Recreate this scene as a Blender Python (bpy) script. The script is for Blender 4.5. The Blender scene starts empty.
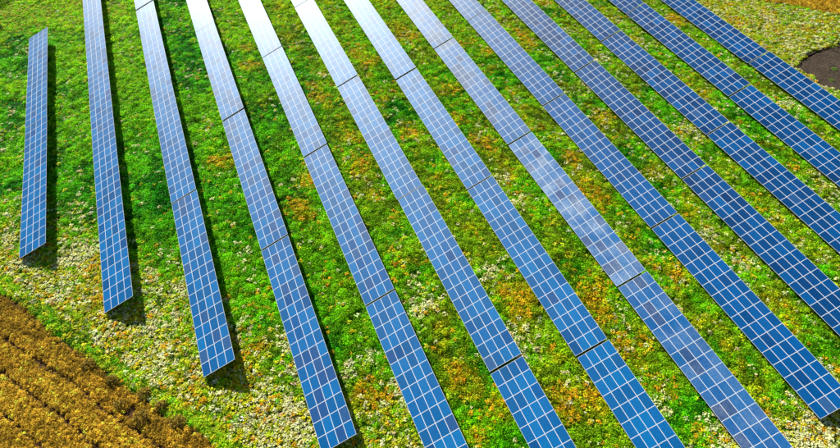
import bpy, math, random
import numpy as np
from mathutils import Matrix, Vector
sc = bpy.context.scene
col = sc.collection
# ---------------------------------------------------------------- camera
cd = bpy.data.cameras.new('camera'); cam = bpy.data.objects.new('camera', cd); col.objects.link(cam)
cam.matrix_world = Matrix(((0.92551185, 0.28848446, -0.24536613, 0.0),
                           (-0.37862405, 0.69034129, -0.61650039, 0.0),
                           (-0.00846441, 0.66347994, 0.74814619, 60.126),
                           (0, 0, 0, 1)))
cd.sensor_width = 36.0; cd.lens = 36.0*600/840; cd.clip_start = 0.5; cd.clip_end = 6000
sc.camera = cam
# ---------------------------------------------------------------- light
SUN_AZ, SUN_EL = -9.5, 27.5          # degrees from +Y towards +X, and above the horizon
w = bpy.data.worlds.new('World'); sc.world = w; w.use_nodes = True
nt = w.node_tree; nt.nodes.clear()
sky = nt.nodes.new('ShaderNodeTexSky'); sky.sky_type = 'NISHITA'; sky.sun_disc = False
sky.sun_elevation = math.radians(SUN_EL); sky.sun_rotation = math.radians(SUN_AZ)
sky.air_density = 1.0; sky.dust_density = 1.2; sky.ozone_density = 2.0
bg = nt.nodes.new('ShaderNodeBackground'); bg.inputs['Strength'].default_value = 0.05
wo = nt.nodes.new('ShaderNodeOutputWorld')
nt.links.new(sky.outputs[0], bg.inputs[0]); nt.links.new(bg.outputs[0], wo.inputs[0])
sl = bpy.data.lights.new('sun', 'SUN'); sl.energy = 5.0; sl.angle = math.radians(0.5); sl.color = (1.0, 0.95, 0.86)
so = bpy.data.objects.new('sun', sl); col.objects.link(so)
a, e = math.radians(SUN_AZ), math.radians(SUN_EL)
sdir = Vector((math.sin(a)*math.cos(e), math.cos(a)*math.cos(e), math.sin(e)))
so.rotation_euler = sdir.to_track_quat('Z', 'Y').to_euler()
sc.view_settings.view_transform = 'Standard'; sc.view_settings.look = 'None'
sc.view_settings.exposure = 0.95; sc.view_settings.gamma = 1.0; sc.view_settings.use_curve_mapping = False
# ---------------------------------------------------------------- measured ground plan (metres)
FIELD = np.array([(-37.0, 66.2), (-32.0, 59.1), (-29.7, 56.5), (-26.3, 50.9), (-24.2, 47.9), (-22.6, 45.6), (-19.7, 41.3), (-17.3, 38.4), (-14.6, 34.5), (-11.9, 32.0), (-10.5, 29.4), (-8.2, 25.1)])
TRAM1 = np.array([(-32.5, 48.6), (-31.4, 47.2), (-29.3, 44.5), (-25.1, 38.9), (-22.0, 34.4), (-19.9, 31.1)])
TRAM2 = np.array([(-34.0, 55.9), (-31.7, 52.3), (-27.7, 47.2), (-23.8, 42.6), (-21.8, 39.4), (-20.0, 36.7), (-17.7, 34.2), (-15.5, 31.1)])
TRAM3 = np.array([(-32.3, 44.0), (-31.2, 42.2), (-29.5, 39.9), (-26.8, 35.9)])
TOPCROP = np.array([(97.4, 87.8), (102.6, 79.3), (108.1, 74.4), (114.0, 67.8), (121.0, 60.5)])
SOIL = np.array([(94.2, 59.0), (97.2, 59.8), (99.8, 60.7), (106.1, 60.5), (112.7, 59.9), (99.9, 46.6), (94.6, 49.8), (93.2, 52.2), (93.4, 54.5), (93.4, 57.1)])
DARKTL = np.array([(-36.7, 136.7), (-35.8, 126.1)])
BUSH = np.array([(-19.4, 38.0), (-17.3, 35.5), (-16.8, 38.2), (-15.2, 36.2), (-19.9, 41.2), (-13.9, 33.6), (-22.2, 44.2)])
ORANGE = np.array([(6.9, 101.3), (6.2, 95.4), (14.7, 81.8), (14.9, 85.6), (25.8, 88.1), (24.6, 91.3), (35.0, 95.9), (35.4, 92.8), (36.2, 75.7), (46.6, 83.0), (54.9, 85.6), (54.6, 82.8), (65.1, 93.6), (-3.8, 72.7), (-2.1, 72.2), (17.3, 70.0), (14.8, 62.5), (16.2, 63.6), (5.3, 59.2), (5.9, 57.1), (25.2, 69.2), (25.7, 67.4), (33.2, 67.8), (34.8, 59.8), (34.7, 61.9), (55.1, 59.1), (45.5, 53.1), (43.5, 46.5), (44.4, 44.0), (59.8, 47.1), (59.9, 45.7), (35.3, 31.4), (33.9, 28.9), (33.9, 27.6), (33.9, 30.4), (45.7, 29.5), (25.6, 35.0), (26.3, 33.9), (24.8, 32.3), (17.6, 22.7), (14.3, 20.7), (15.3, 27.3), (5.3, 27.8), (6.8, 27.8), (5.0, 29.2), (24.8, 21.0), (24.1, 19.5), (27.4, 19.3), (34.2, 23.6), (35.5, 23.5), (84.1, 77.3), (84.0, 79.0), (104.0, 66.6), (91.9, 66.2), (93.8, 74.8), (46.3, 8.0), (48.3, 7.7), (-20.9, 55.6), (-20.7, 52.8), (-20.5, 50.7), (-11.5, 38.6), (-6.7, 37.9), (-7.8, 41.1), (-3.9, 39.4), (8.3, 63.5), (-18.7, 47.7), (-6.0, 35.9), (48.6, 9.6), (-20.9, 59.0)])
WHITE = np.array([(-21.5, 46.8), (33.3, 48.1), (20.8, 44.3), (20.8, 42.1), (14.8, 38.4), (15.1, 36.7), (-2.8, 30.6), (-2.4, 28.1), (-1.3, 39.1), (8.7, 28.3), (9.1, 26.3), (51.6, 11.1), (43.7, 7.4), (45.1, 6.8), (-29.8, 116.1), (-31.5, 67.9), (-29.3, 63.0), (-23.9, 61.1), (-22.2, 58.7), (-21.5, 61.9), (-25.2, 55.0), (-11.5, 50.9), (-13.8, 51.8), (-14.7, 54.7), (24.5, 38.3), (33.5, 52.9), (51.3, 29.4), (52.9, 32.7), (55.1, 27.8), (65.6, 51.4), (65.8, 49.3), (97.7, 59.2), (84.5, 50.3), (75.1, 33.3), (77.3, 36.3), (63.6, 73.0), (57.1, 67.7), (23.6, 28.8), (22.1, 27.3), (4.4, 32.6), (6.4, 33.1), (100.7, 71.8), (97.7, 63.8), (103.9, 62.9), (31.8, 15.7), (39.0, 12.1)])
rng = np.random.default_rng(7); random.seed(7)

def tag(o, label=None, cat=None, group=None, kind=None):
    if label: o['label'] = label
    if cat: o['category'] = cat
    if group: o['group'] = group
    if kind: o['kind'] = kind
    return o

# ---------------------------------------------------------------- materials
def mat(name):
    m = bpy.data.materials.new(name); m.use_nodes = True
    n = m.node_tree; p = n.nodes['Principled BSDF']
    return m, n, p
def N(n, t, **k):
    x = n.nodes.new(t)
    for a_, v in k.items(): setattr(x, a_, v)
    return x
def mathn(n, op, a_, b_=None):
    x = N(n, 'ShaderNodeMath', operation=op)
    for i, v in enumerate((a_, b_)):
        if v is None: continue
        if hasattr(v, 'links'): n.links.new(v, x.inputs[i])
        else: x.inputs[i].default_value = v
    return x.outputs[0]
def ramp(n, src, stops):
    r = N(n, 'ShaderNodeValToRGB'); e_ = r.color_ramp.elements
    while len(e_) < len(stops): e_.new(0.5)
    for i, (p_, c_) in enumerate(stops): e_[i].position = p_; e_[i].color = (*c_, 1)
    n.links.new(src, r.inputs[0]); return r.outputs[0]
def mix(n, fac, a_, b_, bt='MIX'):
    x = N(n, 'ShaderNodeMix', data_type='RGBA', blend_type=bt)
    for i, v in ((0, fac), (6, a_), (7, b_)):
        if hasattr(v, 'links'): n.links.new(v, x.inputs[i])
        else: x.inputs[i].default_value = v if i == 0 else (*v, 1)
    return x.outputs[2]

def glass_material(name, stops, dust=0.0):
    """Dark blue cells behind glass: thin pale conductor lines along the module, a tint of its own on every module."""
    m, n, p = mat(name)
    tc = N(n, 'ShaderNodeTexCoord'); sx = N(n, 'ShaderNodeSeparateXYZ'); n.links.new(tc.outputs['Object'], sx.inputs[0])
    inf = N(n, 'ShaderNodeObjectInfo')
    base = ramp(n, inf.outputs['Random'], stops)
    # cells 0.156 m apart both ways; lines between them
    fx = mathn(n, 'ABSOLUTE', mathn(n, 'SUBTRACT', mathn(n, 'FRACT', mathn(n, 'ADD', mathn(n, 'DIVIDE', sx.outputs[0], 0.156), 0.0)), 0.5))
    fy = mathn(n, 'ABSOLUTE', mathn(n, 'SUBTRACT', mathn(n, 'FRACT', mathn(n, 'ADD', mathn(n, 'DIVIDE', sx.outputs[1], 0.158), 0.5)), 0.5))
    lx = mathn(n, 'GREATER_THAN', fx, 0.455); ly = mathn(n, 'GREATER_THAN', fy, 0.475)
    line = mathn(n, 'MULTIPLY', mathn(n, 'MAXIMUM', lx, mathn(n, 'MULTIPLY', ly, 0.6)), 0.55)
    # crystal grain differs from cell to cell
    vo = N(n, 'ShaderNodeTexVoronoi'); vo.inputs['Scale'].default_value = 14.0
    geo = N(n, 'ShaderNodeNewGeometry'); n.links.new(geo.outputs['Position'], vo.inputs['Vector'])
    hs = N(n, 'ShaderNodeHueSaturation')
    n.links.new(mathn(n, 'ADD', mathn(n, 'MULTIPLY', vo.outputs['Distance'], 0.8), 0.62), hs.inputs['Value'])
    n.links.new(mix(n, 1.0, base, (0.7, 1.13, 1.10), 'MULTIPLY'), hs.inputs['Color'])
    c = mix(n, line, hs.outputs[0], (0.008, 0.17, 0.46))
    # row eight: glare sparkle painted as pale speckles; elsewhere a faint grey dusting
    no = N(n, 'ShaderNodeTexNoise'); no.inputs['Scale'].default_value = 0.35; no.inputs['Detail'].default_value = 6
    n.links.new(geo.outputs['Position'], no.inputs['Vector'])
    no2 = N(n, 'ShaderNodeTexNoise'); no2.inputs['Scale'].default_value = 7.0; no2.inputs['Detail'].default_value = 4
    n.links.new(geo.outputs['Position'], no2.inputs['Vector'])
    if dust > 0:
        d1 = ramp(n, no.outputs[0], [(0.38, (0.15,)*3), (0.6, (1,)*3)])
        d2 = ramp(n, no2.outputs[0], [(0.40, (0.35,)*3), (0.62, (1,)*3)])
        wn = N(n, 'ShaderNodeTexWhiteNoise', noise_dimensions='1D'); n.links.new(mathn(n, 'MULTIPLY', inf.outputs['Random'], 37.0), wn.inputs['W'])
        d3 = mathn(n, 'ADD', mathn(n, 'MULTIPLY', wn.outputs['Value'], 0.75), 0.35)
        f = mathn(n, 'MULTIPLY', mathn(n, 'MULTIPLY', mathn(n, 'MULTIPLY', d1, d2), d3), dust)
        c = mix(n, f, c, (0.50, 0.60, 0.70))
    else:
        f = mathn(n, 'MULTIPLY', ramp(n, no.outputs[0], [(0.4, (0,)*3), (0.8, (1,)*3)]), 0.015)
        c = mix(n, f, c, (0.3, 0.33, 0.36))
    # anti-reflection glass: weak, rough mirror over the cells
    n.links.new(c, p.inputs['Base Color']); p.inputs['Roughness'].default_value = 0.8; p.inputs['Specular IOR Level'].default_value = 0.0
    gl = N(n, 'ShaderNodeBsdfAnisotropic', distribution='BECKMANN')
    n.links.new(mathn(n, 'ADD', mathn(n, 'MULTIPLY', no2.outputs[0], 0.05), 0.458), gl.inputs['Roughness']); gl.inputs['Color'].default_value = (0.88, 0.96, 1.0, 1)
    fr = N(n, 'ShaderNodeFresnel'); fr.inputs['IOR'].default_value = 1.238
    mx = N(n, 'ShaderNodeMixShader'); n.links.new(fr.outputs[0], mx.inputs[0]); n.links.new(p.outputs[0], mx.inputs[1]); n.links.new(gl.outputs[0], mx.inputs[2])
    n.links.new(mx.outputs[0], n.nodes['Material Output'].inputs[0])
    return m

G_BLUE = glass_material('cells_blue', [(0.0, (0.001, 0.065, 0.20)), (0.3, (0.002, 0.085, 0.26)), (0.55, (0.002, 0.105, 0.29)), (0.8, (0.001, 0.075, 0.23)), (1.0, (0.002, 0.06, 0.18))])
G_MID = glass_material('cells_mid_blue', [(0.0, (0.001, 0.045, 0.155)), (0.4, (0.001, 0.055, 0.19)), (0.75, (0.002, 0.065, 0.22)), (1.0, (0.002, 0.035, 0.13))])
G_DEEP = glass_material('cells_deep_blue', [(0.0, (0.001, 0.026, 0.105)), (0.4, (0.001, 0.036, 0.135)), (0.75, (0.001, 0.045, 0.165)), (1.0, (0.001, 0.018, 0.08))])
G_VIOLET = glass_material('cells_violet', [(0.0, (0.015, 0.05, 0.17)), (0.5, (0.025, 0.06, 0.17)), (1.0, (0.035, 0.07, 0.18))])
G_SPECK = glass_material('cells_speckled', [(0.0, (0.003, 0.06, 0.21)), (0.6, (0.004, 0.08, 0.24)), (0.8, (0.03, 0.05, 0.14)), (1.0, (0.025, 0.04, 0.12))], 0.15)  # weaker version of the painted glare sparkle
G_GLARE_PAINT = glass_material('cells_dusty', [(0.0, (0.01, 0.07, 0.22)), (0.6, (0.01, 0.09, 0.26)), (0.8, (0.04, 0.06, 0.16)), (1.0, (0.04, 0.05, 0.14))], 0.5)  # glare sparkle painted strongest, for one table of row eight

FRAME, n, p = mat('aluminium_frame')
p.inputs['Base Color'].default_value = (0.62, 0.66, 0.70, 1); p.inputs['Metallic'].default_value = 0.0; p.inputs['Roughness'].default_value = 0.6; p.inputs['Specular IOR Level'].default_value = 0.2
STEEL, n, p = mat('galvanised_steel')
no = N(n, 'ShaderNodeTexNoise'); no.inputs['Scale'].default_value = 12
n.links.new(ramp(n, no.outputs[0], [(0.3, (0.33, 0.34, 0.35)), (0.7, (0.5, 0.51, 0.52))]), p.inputs['Base Color'])
p.inputs['Metallic'].default_value = 0.6; p.inputs['Roughness'].default_value = 0.5

def leaf_material(name, trans=0.45, attr=True, spread=0.5, rough=0.5):
    m, n, p = mat(name)
    out = n.nodes['Material Output']
    at = N(n, 'ShaderNodeAttribute', attribute_type='INSTANCER', attribute_name='tint')
    lf = N(n, 'ShaderNodeAttribute', attribute_type='GEOMETRY', attribute_name='shade')
    hs = N(n, 'ShaderNodeHueSaturation')
    n.links.new(at.outputs['Color'], hs.inputs['Color'])
    n.links.new(mathn(n, 'ADD', mathn(n, 'MULTIPLY', lf.outputs['Fac'], spread*2), 1.0-spread), hs.inputs['Value'])
    n.links.new(hs.outputs[0], p.inputs['Base Color']); p.inputs['Roughness'].default_value = rough
    p.inputs['Specular IOR Level'].default_value = 0.06
    tr = N(n, 'ShaderNodeBsdfTranslucent'); n.links.new(hs.outputs[0], tr.inputs['Color'])
    mx = N(n, 'ShaderNodeMixShader'); mx.inputs[0].default_value = trans
    n.links.new(p.outputs[0], mx.inputs[1]); n.links.new(tr.outputs[0], mx.inputs[2]); n.links.new(mx.outputs[0], out.inputs[0])
    return m
LEAF = leaf_material('leaves'); PETAL = leaf_material('petals', 0.3, spread=0.3, rough=0.7); STRAW = leaf_material('straw', 0.15, spread=0.55, rough=0.8)
STEM, n, p = mat('understorey_leaves')
p.inputs['Specular IOR Level'].default_value = 0.05; p.inputs['Base Color'].default_value = (0.17, 0.24, 0.006, 1); p.inputs['Roughness'].default_value = 0.7

def ground_material(name, stops, s1=0.15, s2=3.0):
    m, n, p = mat(name)
    g = N(n, 'ShaderNodeNewGeometry')
    a_ = N(n, 'ShaderNodeTexNoise'); a_.inputs['Scale'].default_value = s1; a_.inputs['Detail'].default_value = 8; a_.inputs['Roughness'].default_value = 0.65
    b_ = N(n, 'ShaderNodeTexNoise'); b_.inputs['Scale'].default_value = s2; b_.inputs['Detail'].default_value = 6
    n.links.new(g.outputs['Position'], a_.inputs[0]); n.links.new(g.outputs['Position'], b_.inputs[0])
    f = mathn(n, 'ADD', mathn(n, 'MULTIPLY', a_.outputs[0], 0.5), mathn(n, 'MULTIPLY', b_.outputs[0], 0.5))
    n.links.new(ramp(n, f, stops), p.inputs['Base Color']); p.inputs['Roughness'].default_value = 0.95
    p.inputs['Specular IOR Level'].default_value = 0.1
    bp = N(n, 'ShaderNodeBump'); bp.inputs['Strength'].default_value = 0.9; bp.inputs['Distance'].default_value = 0.15
    n.links.new(b_.outputs[0], bp.inputs['Height']); n.links.new(bp.outputs[0], p.inputs['Normal'])
    return m
GROUND = ground_material('meadow_floor', [(0.35, (0.008, 0.022, 0.003)), (0.5, (0.015, 0.04, 0.005)), (0.62, (0.03, 0.03, 0.01))])
CROPSOIL = ground_material('stubble_soil', [(0.35, (0.035, 0.018, 0.008)), (0.6, (0.10, 0.05, 0.02))])
BARE = ground_material('bare_soil', [(0.35, (0.022, 0.016, 0.012)), (0.6, (0.085, 0.062, 0.042))], 0.7, 3)

# ---------------------------------------------------------------- the setting
def mesh_obj(name, verts, faces, mats, parent=None, fm=None):
    me = bpy.data.meshes.new(name); me.from_pydata([tuple(v) for v in verts], [], faces)
    for m in mats: me.materials.append(m)
    if fm: me.polygons.foreach_set('material_index', fm)
    me.update(); o = bpy.data.objects.new(name, me); col.objects.link(o); o.parent = parent
    return o
S = 2500
tag(mesh_obj('ground', [(-S, -S, 0), (S, -S, 0), (S, S, 0), (-S, S, 0)], [(0, 1, 2, 3)], [GROUND]), kind='structure')
crop_poly = np.vstack([FIELD, [(-6.0, 15.0), (-45.0, 5.0), (-75.0, 60.0), (-50, 78)]])
tag(mesh_obj('field', [(x, y, 0.004) for x, y in crop_poly], [tuple(range(len(crop_poly)))[::-1]], [CROPSOIL]), kind='structure')
top_poly = np.vstack([TOPCROP, [(150.0, 80.0), (130.0, 130.0), (92.0, 110.0)]])
tag(mesh_obj('field', [(x, y, 0.004) for x, y in top_poly], [tuple(range(len(top_poly)))], [CROPSOIL]), kind='structure')
def wobble(poly, step=0.6, amp=0.35):
    out = []
    for i in range(len(poly)):
        a_, b_ = poly[i], poly[(i+1) % len(poly)]
        k = max(1, int(np.linalg.norm(b_-a_)/step))
        for j in range(k): out.append(a_+(b_-a_)*j/k+rng.normal(0, amp*0.4, 2))
    return np.array(out)
soil = wobble(SOIL, 0.4, 1.1)
tag(mesh_obj('soil', [(x, y, 0.004) for x, y in soil], [tuple(range(len(soil)))[::-1]], [BARE]), kind='structure')

def inside(P, poly):
    x, y = P[:, 0], P[:, 1]; r = np.zeros(len(P), bool); n_ = len(poly); j = n_-1
    for i in range(n_):
        xi, yi = poly[i]; xj, yj = poly[j]
        c = ((yi > y) != (yj > y)) & (x < (xj-xi)*(y-yi)/(yj-yi+1e-12)+xi); r ^= c; j = i
    return r
def dist_line(P, line):
    d = np.full(len(P), 1e9)
    for a_, b_ in zip(line[:-1], line[1:]):
        ab = b_-a_; t = np.clip(((P-a_)@ab)/(ab@ab), 0, 1)
        d = np.minimum(d, np.linalg.norm(P-(a_+t[:, None]*ab), axis=1))
    return d
def noise2(P, scale, seed):
    """smooth value noise, several octaves, 0..1"""
    r = np.random.default_rng(seed); T = r.random((256, 256)); v = 0; a_ = 1; s = 0
    for o_ in range(3):
        q = P/scale*(2**o_)+1000.37+17*o_; i = np.floor(q).astype(int); f = q-i; f = f*f*(3-2*f)
        g = lambda dx, dy: T[(i[:, 0]+dx) % 256, (i[:, 1]+dy) % 256]
        v = v+a_*((g(0, 0)*(1-f[:, 0])+g(1, 0)*f[:, 0])*(1-f[:, 1])+(g(0, 1)*(1-f[:, 0])+g(1, 1)*f[:, 0])*f[:, 1]); s += a_; a_ *= 0.5
    return v/s

# ---------------------------------------------------------------- solar tables
TILT = 0.3708; CT, ST = math.cos(TILT), math.sin(TILT); WID = 4.0; ZL = 0.7
NM = 17; GAPT = 0.27; PITCH = 28.185; LEN = PITCH-GAPT; MP = LEN/NM
X0, P_ = -29.7032, 9.6063
DX = [0.0746, 0.0158, -0.0572, -0.0642, -0.0504, -0.0207, 0.0438, 0.0576, 0.0308, -0.0076, -0.016, 0.0103, -0.0166]
# the lower end of every row and how many tables stand on it, counted upwards
ROWS = [(63.1, 2), (50.3, 4), (37.4, 4), (24.6, 4), (11.4, 5), (-2.0, 5), (-3.9, 5), (2.3, 4), (8.55, 4), (14.5, 4), (20.85, 3), (27.1, 3), (33.3, 2)]

def box(V, F, c, s, M=None):
    b = len(V)
    for dx in (-1, 1):
        for dy in (-1, 1):
            for dz in (-1, 1):
                v = Vector((c[0]+dx*s[0]/2, c[1]+dy*s[1]/2, c[2]+dz*s[2]/2)); V.append(tuple(M@v if M else v))
    F += [tuple(b+i for i in f) for f in ((0, 1, 3, 2), (4, 6, 7, 5), (0, 4, 5, 1), (2, 3, 7, 6), (0, 2, 6, 4), (1, 5, 7, 3))]
def panel_mesh(name, gm):
    """one framed module: x across the slope, y along the row"""
    V, F, fm = [], [], []
    a_, b_, t, h = 1.0-0.010, MP-0.012, 0.027, 0.035
    box(V, F, (0, b_/2-t/2, 0), (a_, t, h)); box(V, F, (0, -b_/2+t/2, 0), (a_, t, h))
    box(V, F, (a_/2-t/2, 0, 0), (t, b_-2*t, h)); box(V, F, (-a_/2+t/2, 0, 0), (t, b_-2*t, h))
    fm += [0]*24
    k = len(F); box(V, F, (0, 0, 0.004), (a_-2*t, b_-2*t, 0.018)); fm += [1]*(len(F)-k)
    me = bpy.data.meshes.new(name); me.from_pydata(V, [], F); me.materials.append(FRAME); me.materials.append(gm)
    me.polygons.foreach_set('material_index', fm); me.update(); return me
PM = {k: panel_mesh('solar_panel', g_) for k, g_ in (('blue', G_BLUE), ('deep', G_DEEP), ('mid', G_MID), ('violet', G_VIOLET), ('dusty', G_GLARE_PAINT), ('speckled', G_SPECK))}
def simple_mesh(name, boxes, m):
    V, F = [], []
    for c, s in boxes: box(V, F, c, s)
    me = bpy.data.meshes.new(name); me.from_pydata(V, [], F); me.materials.append(m); me.update(); return me
RAIL = simple_mesh('rail', [((0, 0, 0), (0.06, LEN-0.1, 0.07))], STEEL)
RAFTER = simple_mesh('rafter', [((0, 0, 0), (3.7, 0.06, 0.10))], STEEL)
XF, XR = 0.85, 3.05                                    # distance up the slope of the two lines of posts
def post_mesh(s):
    z = ZL+s*ST-0.16*CT-0.02
    return simple_mesh('post', [((0, 0, z/2-0.05), (0.10, 0.008, z+0.1)), ((0.05, 0, z/2-0.05), (0.008, 0.08, z+0.1)), ((-0.05, 0, z/2-0.05), (0.008, 0.08, z+0.1)), ((0, 0, z+0.01), (0.16, 0.1, 0.02))], STEEL)
PF, PR = post_mesh(XF), post_mesh(XR)
def link(name, me, parent, loc, rot=(0, 0, 0)):
    o = bpy.data.objects.new(name, me); col.objects.link(o); o.parent = parent; o.location = loc; o.rotation_euler = rot; return o
def slope(s, up):                                       # a point s metres up the slope and 'up' off it
    return (s*CT-up*ST, ZL+s*ST+up*CT)
CNT = ['', 'only', 'two', 'three', 'four', 'five']
ORD = ['first', 'second', 'third', 'fourth', 'fifth', 'sixth', 'seventh', 'eighth', 'ninth', 'tenth', 'eleventh', 'twelfth', 'last']
POS = {2: ['nearer', 'farther'], 3: ['nearest', 'middle', 'farthest'], 4: ['nearest', 'second nearest', 'third nearest', 'farthest'],
       5: ['nearest', 'second nearest', 'middle', 'second farthest', 'farthest']}
MV = cam.matrix_world.inverted()
def pix(v):
    q = MV@Vector(v); return (512+731.4*q.x/-q.z, 273-731.4*q.y/-q.z)
def seen(x, y):                                         # does the table reach into the picture?
    r = [pix((x+s*CT, y+t*LEN, ZL+s*ST)) for s in (0, 4) for t in np.linspace(0, 1, 15)]
    return any(-6 < a_ < 1030 and -6 < b_ < 552 for a_, b_ in r)
first = None
for ri, (y0, nt_) in enumerate(ROWS):
    x = X0+P_*ri+DX[ri]
    step = PITCH-(0.22 if ri < 2 else 0)
    spots = [(k, y0+k*step) for k in range(nt_) if seen(x, y0+k*step)]
    for j, (k, y) in enumerate(spots):
        t = bpy.data.objects.new('solar_table', None); col.objects.link(t)
        dz = random.uniform(-0.08, 0.08) if ri > 1 else 0.0
        t.location = (x+random.uniform(-0.03, 0.03), y, dz); t.rotation_euler = (random.uniform(-0.0015, 0.0015), random.uniform(-0.006, 0.006), random.uniform(-0.0015, 0.0015))
        mp = pix((x+2, y+LEN/2, 1.5))
        glare = math.hypot(mp[0]-395, mp[1]+20)
        glare_painted = ri == 7  # row whose panels carry painted glare sparkle
        look = 'dust-streaked blue' if glare_painted else 'pale glaring' if glare < 260 else 'light blue' if glare < 380 else 'deep blue' if ri >= 9 else 'bright blue'
        tag(t, '%s solar table, %s of %s in %s row from the left' % (look, POS[len(spots)][j], CNT[len(spots)], ORD[ri] if ri < 12 else 'the thirteenth'),
            'solar array', 'tilted solar tables in thirteen parallel rows')
        pv = 0.2 if ri == 3 else 0.06 if ri in (2, 4) else 0.015
        for mi in range(NM):
            for mj in range(4):
                u = random.random()
                kind = 'violet' if u < pv else ('deep' if (ri >= 9 and u < 0.88) else 'blue')
                if (ri in (8, 9, 10, 11, 12) and kind == 'blue') or u > 0.95: kind = 'mid'
                if glare_painted: kind = 'dusty' if k == 1 else 'speckled'
                s = 0.5+mj; px_, pz_ = slope(s, 0)
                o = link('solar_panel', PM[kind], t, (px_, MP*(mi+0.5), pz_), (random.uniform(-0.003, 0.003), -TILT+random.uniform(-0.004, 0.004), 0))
                if kind == 'violet': o['label'] = 'violet-tinted panel'
        for s in (0.55, 1.45, 2.55, 3.45):
            px_, pz_ = slope(s, -0.055); link('rail', RAIL, t, (px_, LEN/2, pz_), (0, -TILT, 0))
        for q in np.linspace(1.2, LEN-1.2, 7):
            px_, pz_ = slope(2.0, -0.145); link('rafter', RAFTER, t, (px_, q, pz_), (0, -TILT, 0))
            link('post', PF, t, (XF*CT+0.06, q, 0)); link('post', PR, t, (XR*CT+0.06, q, 0))

# ---------------------------------------------------------------- vegetation: leaf clumps
def clump(name, seed, n_leaf, rad, h, ls, mats, flower=0, fl=0.1, up=0.75, droop=0.3):
    """n_leaf folded leaves spread through a low cushion; flower: flat blooms on top (second material)"""
    r = random.Random(seed); V, F, fm, sh = [], [], [], []
    def leaf(c, d, nrm, L, Wd, mi, s):
        sd = d.cross(nrm).normalized(); b = len(V)
        for k, wv, dr in ((0, 0.15, 0), (0.45, 1, 0.02), (1.0, 0.12, -droop*L)):
            for sg in (-1, 1): V.append(tuple(c+d*L*(k-0.3)+sd*sg*Wd*wv/2+nrm*(dr+0.12*Wd*(1-k))))
        F.append((b, b+1, b+3, b+2)); F.append((b+2, b+3, b+5, b+4)); fm.extend([mi, mi]); sh.extend([s, s])
    for i in range(n_leaf):
        a_ = r.uniform(0, 6.283); q = rad*math.sqrt(r.random()); z = h*(1-0.65*(q/rad)**2)*r.uniform(0.25, 1.0)
        d = Vector((math.cos(a_+r.uniform(-1, 1)), math.sin(a_+r.uniform(-1, 1)), r.uniform(-0.25, up))).normalized()
        nrm = Vector((r.uniform(-.6, .6), r.uniform(-.6, .6), 1)); nrm = (nrm-d*nrm.dot(d)).normalized()
        L = ls*r.uniform(0.6, 1.3)
        leaf(Vector((q*math.cos(a_), q*math.sin(a_), z)), d, nrm, L, L*r.uniform(0.4, 0.65), 0, r.random())
    for i in range(flower):
        a_ = r.uniform(0, 6.283); q = rad*0.95*math.sqrt(r.random()); z = h*(1.12-0.5*(q/rad)**2)*r.uniform(0.9, 1.1)
        b = len(V); c = Vector((q*math.cos(a_), q*math.sin(a_), z)); tn = Vector((r.uniform(-.45, .45), r.uniform(-.45, .45), 1)).normalized()
        e1 = tn.orthogonal().normalized(); e2 = tn.cross(e1); R_ = fl*r.uniform(0.6, 1.3)
        V.append(tuple(c+tn*R_*0.25))
        for k in range(6):
            rr = R_*r.uniform(0.7, 1.1); V.append(tuple(c+e1*rr*math.cos(k*1.0472)+e2*rr*math.sin(k*1.0472)))
        s = r.random()
        for k in range(6): F.append((b, b+1+k, b+1+(k+1) % 6)); fm.append(1); sh.append(s)
    me = bpy.data.meshes.new(name); me.from_pydata(V, [], F)
    for m in mats: me.materials.append(m)
    me.polygons.foreach_set('material_index', fm); at = me.attributes.new('shade', 'FLOAT', 'FACE'); at.data.foreach_set('value', sh); me.update()
    return bpy.data.objects.new(name, me)
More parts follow.
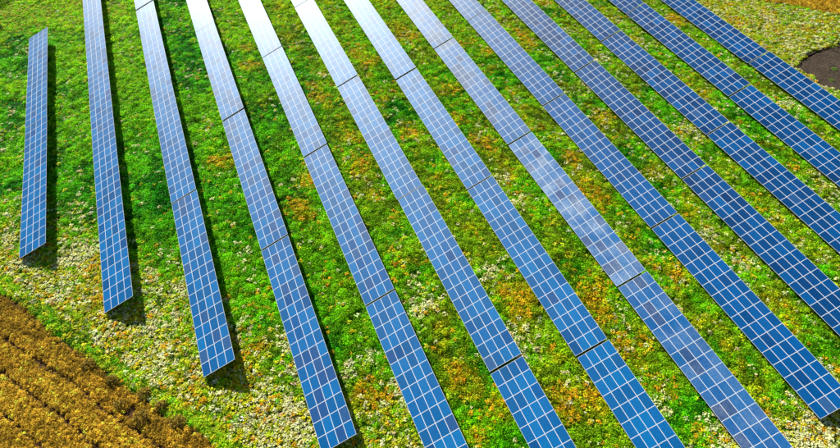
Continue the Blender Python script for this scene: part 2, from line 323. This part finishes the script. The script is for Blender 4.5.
def scatter(name, P, z, scale, tint, variants, zs=None):
    """one object: a clump of leaves at each of the points P"""
    me = bpy.data.meshes.new(name); k = len(P); me.vertices.add(k)
    me.vertices.foreach_set('co', np.column_stack([P, z]).astype(np.float32).ravel())
    def at(nm, ty, key, val): a_ = me.attributes.new(nm, ty, 'POINT'); a_.data.foreach_set(key, np.ascontiguousarray(val).ravel())
    at('tint', 'FLOAT_COLOR', 'color', np.column_stack([tint, np.ones(k)]).astype(np.float32))
    rot = np.column_stack([rng.normal(0, .08, k), rng.normal(0, .08, k), rng.uniform(0, 6.283, k)])
    at('turn', 'FLOAT_VECTOR', 'vector', rot.astype(np.float32))
    zs = scale if zs is None else zs
    at('size', 'FLOAT_VECTOR', 'vector', np.column_stack([scale, scale, zs]).astype(np.float32))
    at('pick', 'INT', 'value', rng.integers(0, len(variants), k).astype(np.int32))
    o = bpy.data.objects.new(name, me); col.objects.link(o)
    g = bpy.data.node_groups.new(name, 'GeometryNodeTree')
    g.interface.new_socket('Geometry', in_out='INPUT', socket_type='NodeSocketGeometry'); g.interface.new_socket('Geometry', in_out='OUTPUT', socket_type='NodeSocketGeometry')
    gi, go = g.nodes.new('NodeGroupInput'), g.nodes.new('NodeGroupOutput')
    ip = g.nodes.new('GeometryNodeInstanceOnPoints'); j = g.nodes.new('GeometryNodeGeometryToInstance')
    g.links.new(gi.outputs[0], ip.inputs['Points']); g.links.new(j.outputs[0], ip.inputs['Instance']); ip.inputs['Pick Instance'].default_value = True
    for v in variants:
        oi = g.nodes.new('GeometryNodeObjectInfo'); oi.inputs['Object'].default_value = v; g.links.new(oi.outputs['Geometry'], j.inputs[0])
    def na(nm, ty):
        x = g.nodes.new('GeometryNodeInputNamedAttribute'); x.data_type = ty; x.inputs['Name'].default_value = nm
        return next(s_ for s_ in x.outputs if s_.enabled and s_.name == 'Attribute')
    g.links.new(na('pick', 'INT'), ip.inputs['Instance Index'])
    e2r = g.nodes.new('FunctionNodeEulerToRotation'); g.links.new(na('turn', 'FLOAT_VECTOR'), e2r.inputs[0]); g.links.new(e2r.outputs[0], ip.inputs['Rotation'])
    g.links.new(na('size', 'FLOAT_VECTOR'), ip.inputs['Scale'])
    g.links.new(ip.outputs[0], go.inputs[0])
    md = o.modifiers.new('scatter', 'NODES'); md.node_group = g
    return o

WEED = [clump('weed', s, 42, 0.36, 0.28, 0.155, [LEAF]) for s in range(6)]
BLOOM = [clump('bloom', 20+s, 16, 0.34, 0.30, 0.2, [STEM, PETAL], 14, 0.085) for s in range(6)]
WHEAT = [clump('wheat', 40+s, 44, 0.30, 0.75, 0.14, [STRAW], up=1.8, droop=0.5) for s in range(5)]

# jittered grid over the ground the picture shows, with a margin
hull = np.array([(-48, 162), (-48, 22), (-20, -6), (50, -14), (135, 62), (140, 86), (100, 112)])
def grid(step, poly):
    lo, hi = poly.min(0), poly.max(0)
    gx, gy = np.meshgrid(np.arange(lo[0], hi[0], step), np.arange(lo[1], hi[1], step))
    P = np.column_stack([gx.ravel(), gy.ravel()])+rng.uniform(-step*.55, step*.55, (gx.size, 2))
    return P[inside(P, poly)]
P = grid(0.30, hull)
inf_, int_, ins = inside(P, crop_poly), inside(P, top_poly), inside(P, soil)
W_ = P[~(inf_ | int_ | (ins & (rng.random(len(P)) > 0.006)))]
n1, n2, n3, n4 = noise2(W_, 9, 1), noise2(W_, 2.2, 2), noise2(W_, 0.9, 3), noise2(W_, 5, 4)
def blobs(Q, pts, r):
    v = np.zeros(len(Q))
    for i in range(0, len(pts)):
        d2 = ((Q-pts[i])**2).sum(1); rr = r*(0.7+0.6*((i*37) % 10)/10); v = np.maximum(v, np.exp(-d2/(2*rr*rr)))
    return v
bo, bw = blobs(W_, ORANGE, 1.0), blobs(W_, WHITE, 1.05)
# flowering margin: the strip between the crop and the ends of the rows, and beyond the last row
de = dist_line(W_, FIELD)
margin = np.clip(1.15-de/14.0, 0, 1)*(W_[:, 1] < 78)*(W_[:, 0] < 3)
row_end = np.interp(W_[:, 0], [-33, -29, -20, -10, -1, 9, 20], [66, 66, 55, 42, 31, 24, 10])
margin = np.maximum(margin, np.clip((row_end+3-W_[:, 1])/6.0, 0, 1))
far = np.clip(((W_[:, 0]-86)*0.9-(70-W_[:, 1])*0.0-0)/6.0, 0, 1)*(W_[:, 0] > 86)
far = np.maximum(far, np.clip((W_[:, 0]-(X0+12*P_+4.5))/2.0, 0, 1))
right = np.clip((W_[:, 0]-40)/20, 0, 1)*0.15
t_ = noise2(W_, 1.2, 9)
under = np.zeros(len(W_))                          # how near the bed's middle between two rows
ph = ((W_[:, 0]-X0) % P_)
mid = np.exp(-((ph-6.9)/1.7)**2)
edge_green = (de < 1.7)
p_or = 0.004+0.36*bo*(0.3+n3)+0.17*margin*(n2 > 0.5)+0.15*far*(n2 > 0.52)+0.14*mid*(n2 > 0.60)*(W_[:, 0] > -5)
p_wh = 0.010+0.6*bw*(0.4+n3)+0.42*margin*(n4*1.5)+0.24*far*(n3*1.6)+0.10*mid*(n4 > 0.58)+right*0.4
p_ye = 0.03+0.28*margin+0.25*far*(n4 > 0.45)+0.25*np.clip((W_[:, 1]-118)/10, 0, 1)*(W_[:, 0] < -12)
lush = (W_[:, 0] < 12)&(W_[:, 1] > 66)&(bo < 0.3); p_or[lush] *= 0.25; p_wh[lush] *= 0.8
p_or[edge_green] *= 0.1; p_wh[edge_green] *= 0.15; p_ye[edge_green] *= 0.6
u = rng.random(len(W_))
k_or = u < p_or; k_wh = (~k_or) & (u < p_or+p_wh); k_ye = (~k_or) & (~k_wh) & (u < p_or+p_wh+p_ye); k_gr = ~(k_or | k_wh | k_ye)
def jit(c, k, s): return np.clip(np.array(c)*np.exp(rng.normal(0, s, (k, 1)))*np.exp(rng.normal(0, s*.35, (k, 3))), 0, 0.9)
gr = W_[k_gr]; q = n2[k_gr]; q1 = n1[k_gr]; q3 = n3[k_gr]
A, B, C_, D = np.array((0.018, 0.24, 0.002)), np.array((0.14, 0.58, 0.003)), np.array((0.38, 0.74, 0.003)), np.array((0.36, 0.36, 0.01))
f1 = np.clip((q-0.35)/0.3, 0, 1)[:, None]; f2 = np.clip((q1*0.6+q3*0.4-0.42)/0.2, 0, 1)[:, None]
lm = f2*(0.30+0.5*np.clip((gr[:, 1]-70)/50, 0, 1)[:, None])  # weeds turn limer with distance, painting in the warm glow
tint = (A*(1-f1)+B*f1)*(1-lm)+C_*lm
olive = np.clip((gr[:, 0]-0)/40, 0, 0.45)*np.clip((noise2(gr, 4, 12)-0.38)/0.2, 0, 1)
tint = tint*(1-olive[:, None])+D*olive[:, None]
ba = np.clip(bo[k_gr]*1.1+0.55*np.clip((noise2(gr, 1.8, 31)-0.56)/0.1, 0, 1)*mid[k_gr]*np.clip((gr[:, 0]-2)/12, 0, 1), 0, 0.85)[:, None]*rng.random((len(gr), 1))
tint = tint*(1-ba)+np.array((0.80, 0.44, 0.006))*ba
bm = (np.clip(margin+far+bw*0.6, 0, 1)[k_gr]*0.7)[:, None]*rng.random((len(gr), 1))
tint = tint*(1-bm)+np.array((0.62, 0.66, 0.03))*bm
tint *= np.exp(rng.normal(0.16, 0.42, (len(gr), 1)))
o = scatter('ground_cover', gr, -0.03*np.ones(len(gr)), 0.5+0.75*q3+rng.uniform(-.15, .35, len(gr)), np.clip(tint, 0, .8), WEED, zs=0.25+2.0*q3**1.5+rng.uniform(-.1, .7, len(gr)))
tag(o, 'low bright green weeds covering the ground between the panel rows', 'weeds', kind='stuff')
def bloom(name, msk, colr, s, label, cat, sc0=0.70):
    Q = W_[msk]; o = scatter(name, Q, np.zeros(len(Q)), sc0+rng.uniform(-.2, .45, len(Q)), jit(colr, len(Q), s), BLOOM); tag(o, label, cat, kind='stuff')
bloom('white_wildflowers', k_wh, (0.85, 0.83, 0.36), 0.25, 'cream and white wildflowers scattered thickest near the row ends', 'wildflowers')
bloom('orange_wildflowers', k_or, (0.85, 0.46, 0.012), 0.25, 'orange and rusty wildflowers growing in patches between the rows', 'wildflowers')
bloom('yellow_wildflowers', k_ye, (0.60, 0.62, 0.02), 0.2, 'yellow flowering weeds mixed with the green cover', 'wildflowers')

# ripe crop: lower left field with its wheel tracks, and the strip beyond the last row
def crop(poly, name, label, tracks):
    Q = grid(0.27, np.array(poly)); k = np.ones(len(Q), bool)
    for tr, wd in tracks: k &= dist_line(Q, tr) > wd*(0.7+0.8*rng.random(len(Q)))
    Q = Q[k]; a_, b_ = noise2(Q, 1.4, 21), noise2(Q, 6, 22)
    c = np.array((0.56, 0.32, 0.022))*(1-b_[:, None]*0.5)+np.array((0.46, 0.34, 0.025))*b_[:, None]*0.5
    c = c*np.exp((a_-0.5)[:, None]*0.9)*np.exp(rng.normal(-0.05, 0.42, (len(Q), 1)))
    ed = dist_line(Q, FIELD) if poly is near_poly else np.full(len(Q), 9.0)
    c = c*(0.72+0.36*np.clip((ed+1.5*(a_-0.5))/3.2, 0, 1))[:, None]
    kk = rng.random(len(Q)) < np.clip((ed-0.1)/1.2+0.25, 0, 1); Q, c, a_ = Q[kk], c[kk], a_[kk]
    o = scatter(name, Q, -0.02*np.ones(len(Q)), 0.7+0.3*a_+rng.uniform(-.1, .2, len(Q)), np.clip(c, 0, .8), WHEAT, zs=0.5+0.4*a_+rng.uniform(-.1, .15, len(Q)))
    tag(o, label, 'crop', kind='stuff')
near_poly = np.array([(x, y) for x, y in crop_poly])
crop(near_poly, 'wheat_crop', 'ripe golden brown crop with wheel tracks beside the green margin', [(TRAM1, 0.23), (TRAM2, 0.21), (TRAM3, 0.19), (np.array([(-18.5, 36.6), (-18.25, 36.9)]), 0.55)])
crop(top_poly, 'wheat_crop', 'strip of golden crop beyond the last row of panels', [])

# ---------------------------------------------------------------- bushes along the crop's edge
BUSHM = {}
def bush_mat(name, c1, c2):
    m, n, p = mat(name); lf = N(n, 'ShaderNodeAttribute', attribute_type='GEOMETRY', attribute_name='shade')
    n.links.new(ramp(n, lf.outputs['Fac'], [(0, c1), (1, c2)]), p.inputs['Base Color']); p.inputs['Roughness'].default_value = 0.8; p.inputs['Specular IOR Level'].default_value = 0.03; return m
B_DRY = bush_mat('dry_leaves', (0.08, 0.055, 0.01), (0.34, 0.23, 0.03)); B_GREEN = bush_mat('dark_leaves', (0.015, 0.05, 0.01), (0.05, 0.12, 0.02))
BARK = bush_mat('bark', (0.06, 0.045, 0.03), (0.12, 0.09, 0.06))
def bush(x, y, r, h, m, seed, label, group, name):
    t = bpy.data.objects.new(name, None); col.objects.link(t); t.location = (x, y, 0); tag(t, label, 'bush', group)
    b = clump('foliage', seed, int(420*r), r, h, 0.22, [m]); col.objects.link(b); b.parent = t
    V, F = [], []
    for k in range(6):
        a_ = k*1.05+seed; e_ = Vector((math.cos(a_)*r*.6, math.sin(a_)*r*.6, h*.75)); s = 0.03
        b0 = len(V); V += [(s, 0, 0), (-s/2, s*.8, 0), (-s/2, -s*.8, 0)]+[(e_.x+s*.3, e_.y, e_.z), (e_.x-s*.2, e_.y+s*.2, e_.z), (e_.x-s*.2, e_.y-s*.2, e_.z)]
        F += [(b0, b0+1, b0+4, b0+3), (b0+1, b0+2, b0+5, b0+4), (b0+2, b0, b0+3, b0+5)]
    mesh_obj('stem', V, F, [BARK], t)
BL = ['tan dry bush left of the dark hollow in the crop edge', 'tan dry bush just below the dark hollow at the crop edge', 'brown bush on the crop edge right above the dark hollow',
      'brown bush between the hollow and the corner of the flowering margin', 'small dry bush second farthest up the crop edge', 'dry bush lowest along the crop edge near the bottom border',
      'dry bush farthest up the crop edge beside the green strip']
for i, (x, y) in enumerate(BUSH):
    bush(x, y, 0.6+0.25*((i*7) % 4)/3, 0.75+0.3*((i*5) % 3)/2, B_DRY, 70+i, BL[i], 'dry bushes along the crop edge', 'dry_bush')
bush(-35.6, 136.9, 1.7, 2.2, B_GREEN, 90, 'dark green bush at the top left corner of the picture', 'dark bushes beyond the first row', 'dark_bush')
bush(-35.9, 126.3, 1.2, 1.5, B_GREEN, 91, 'dark green bush at the left edge below the corner one', 'dark bushes beyond the first row', 'dark_bush')
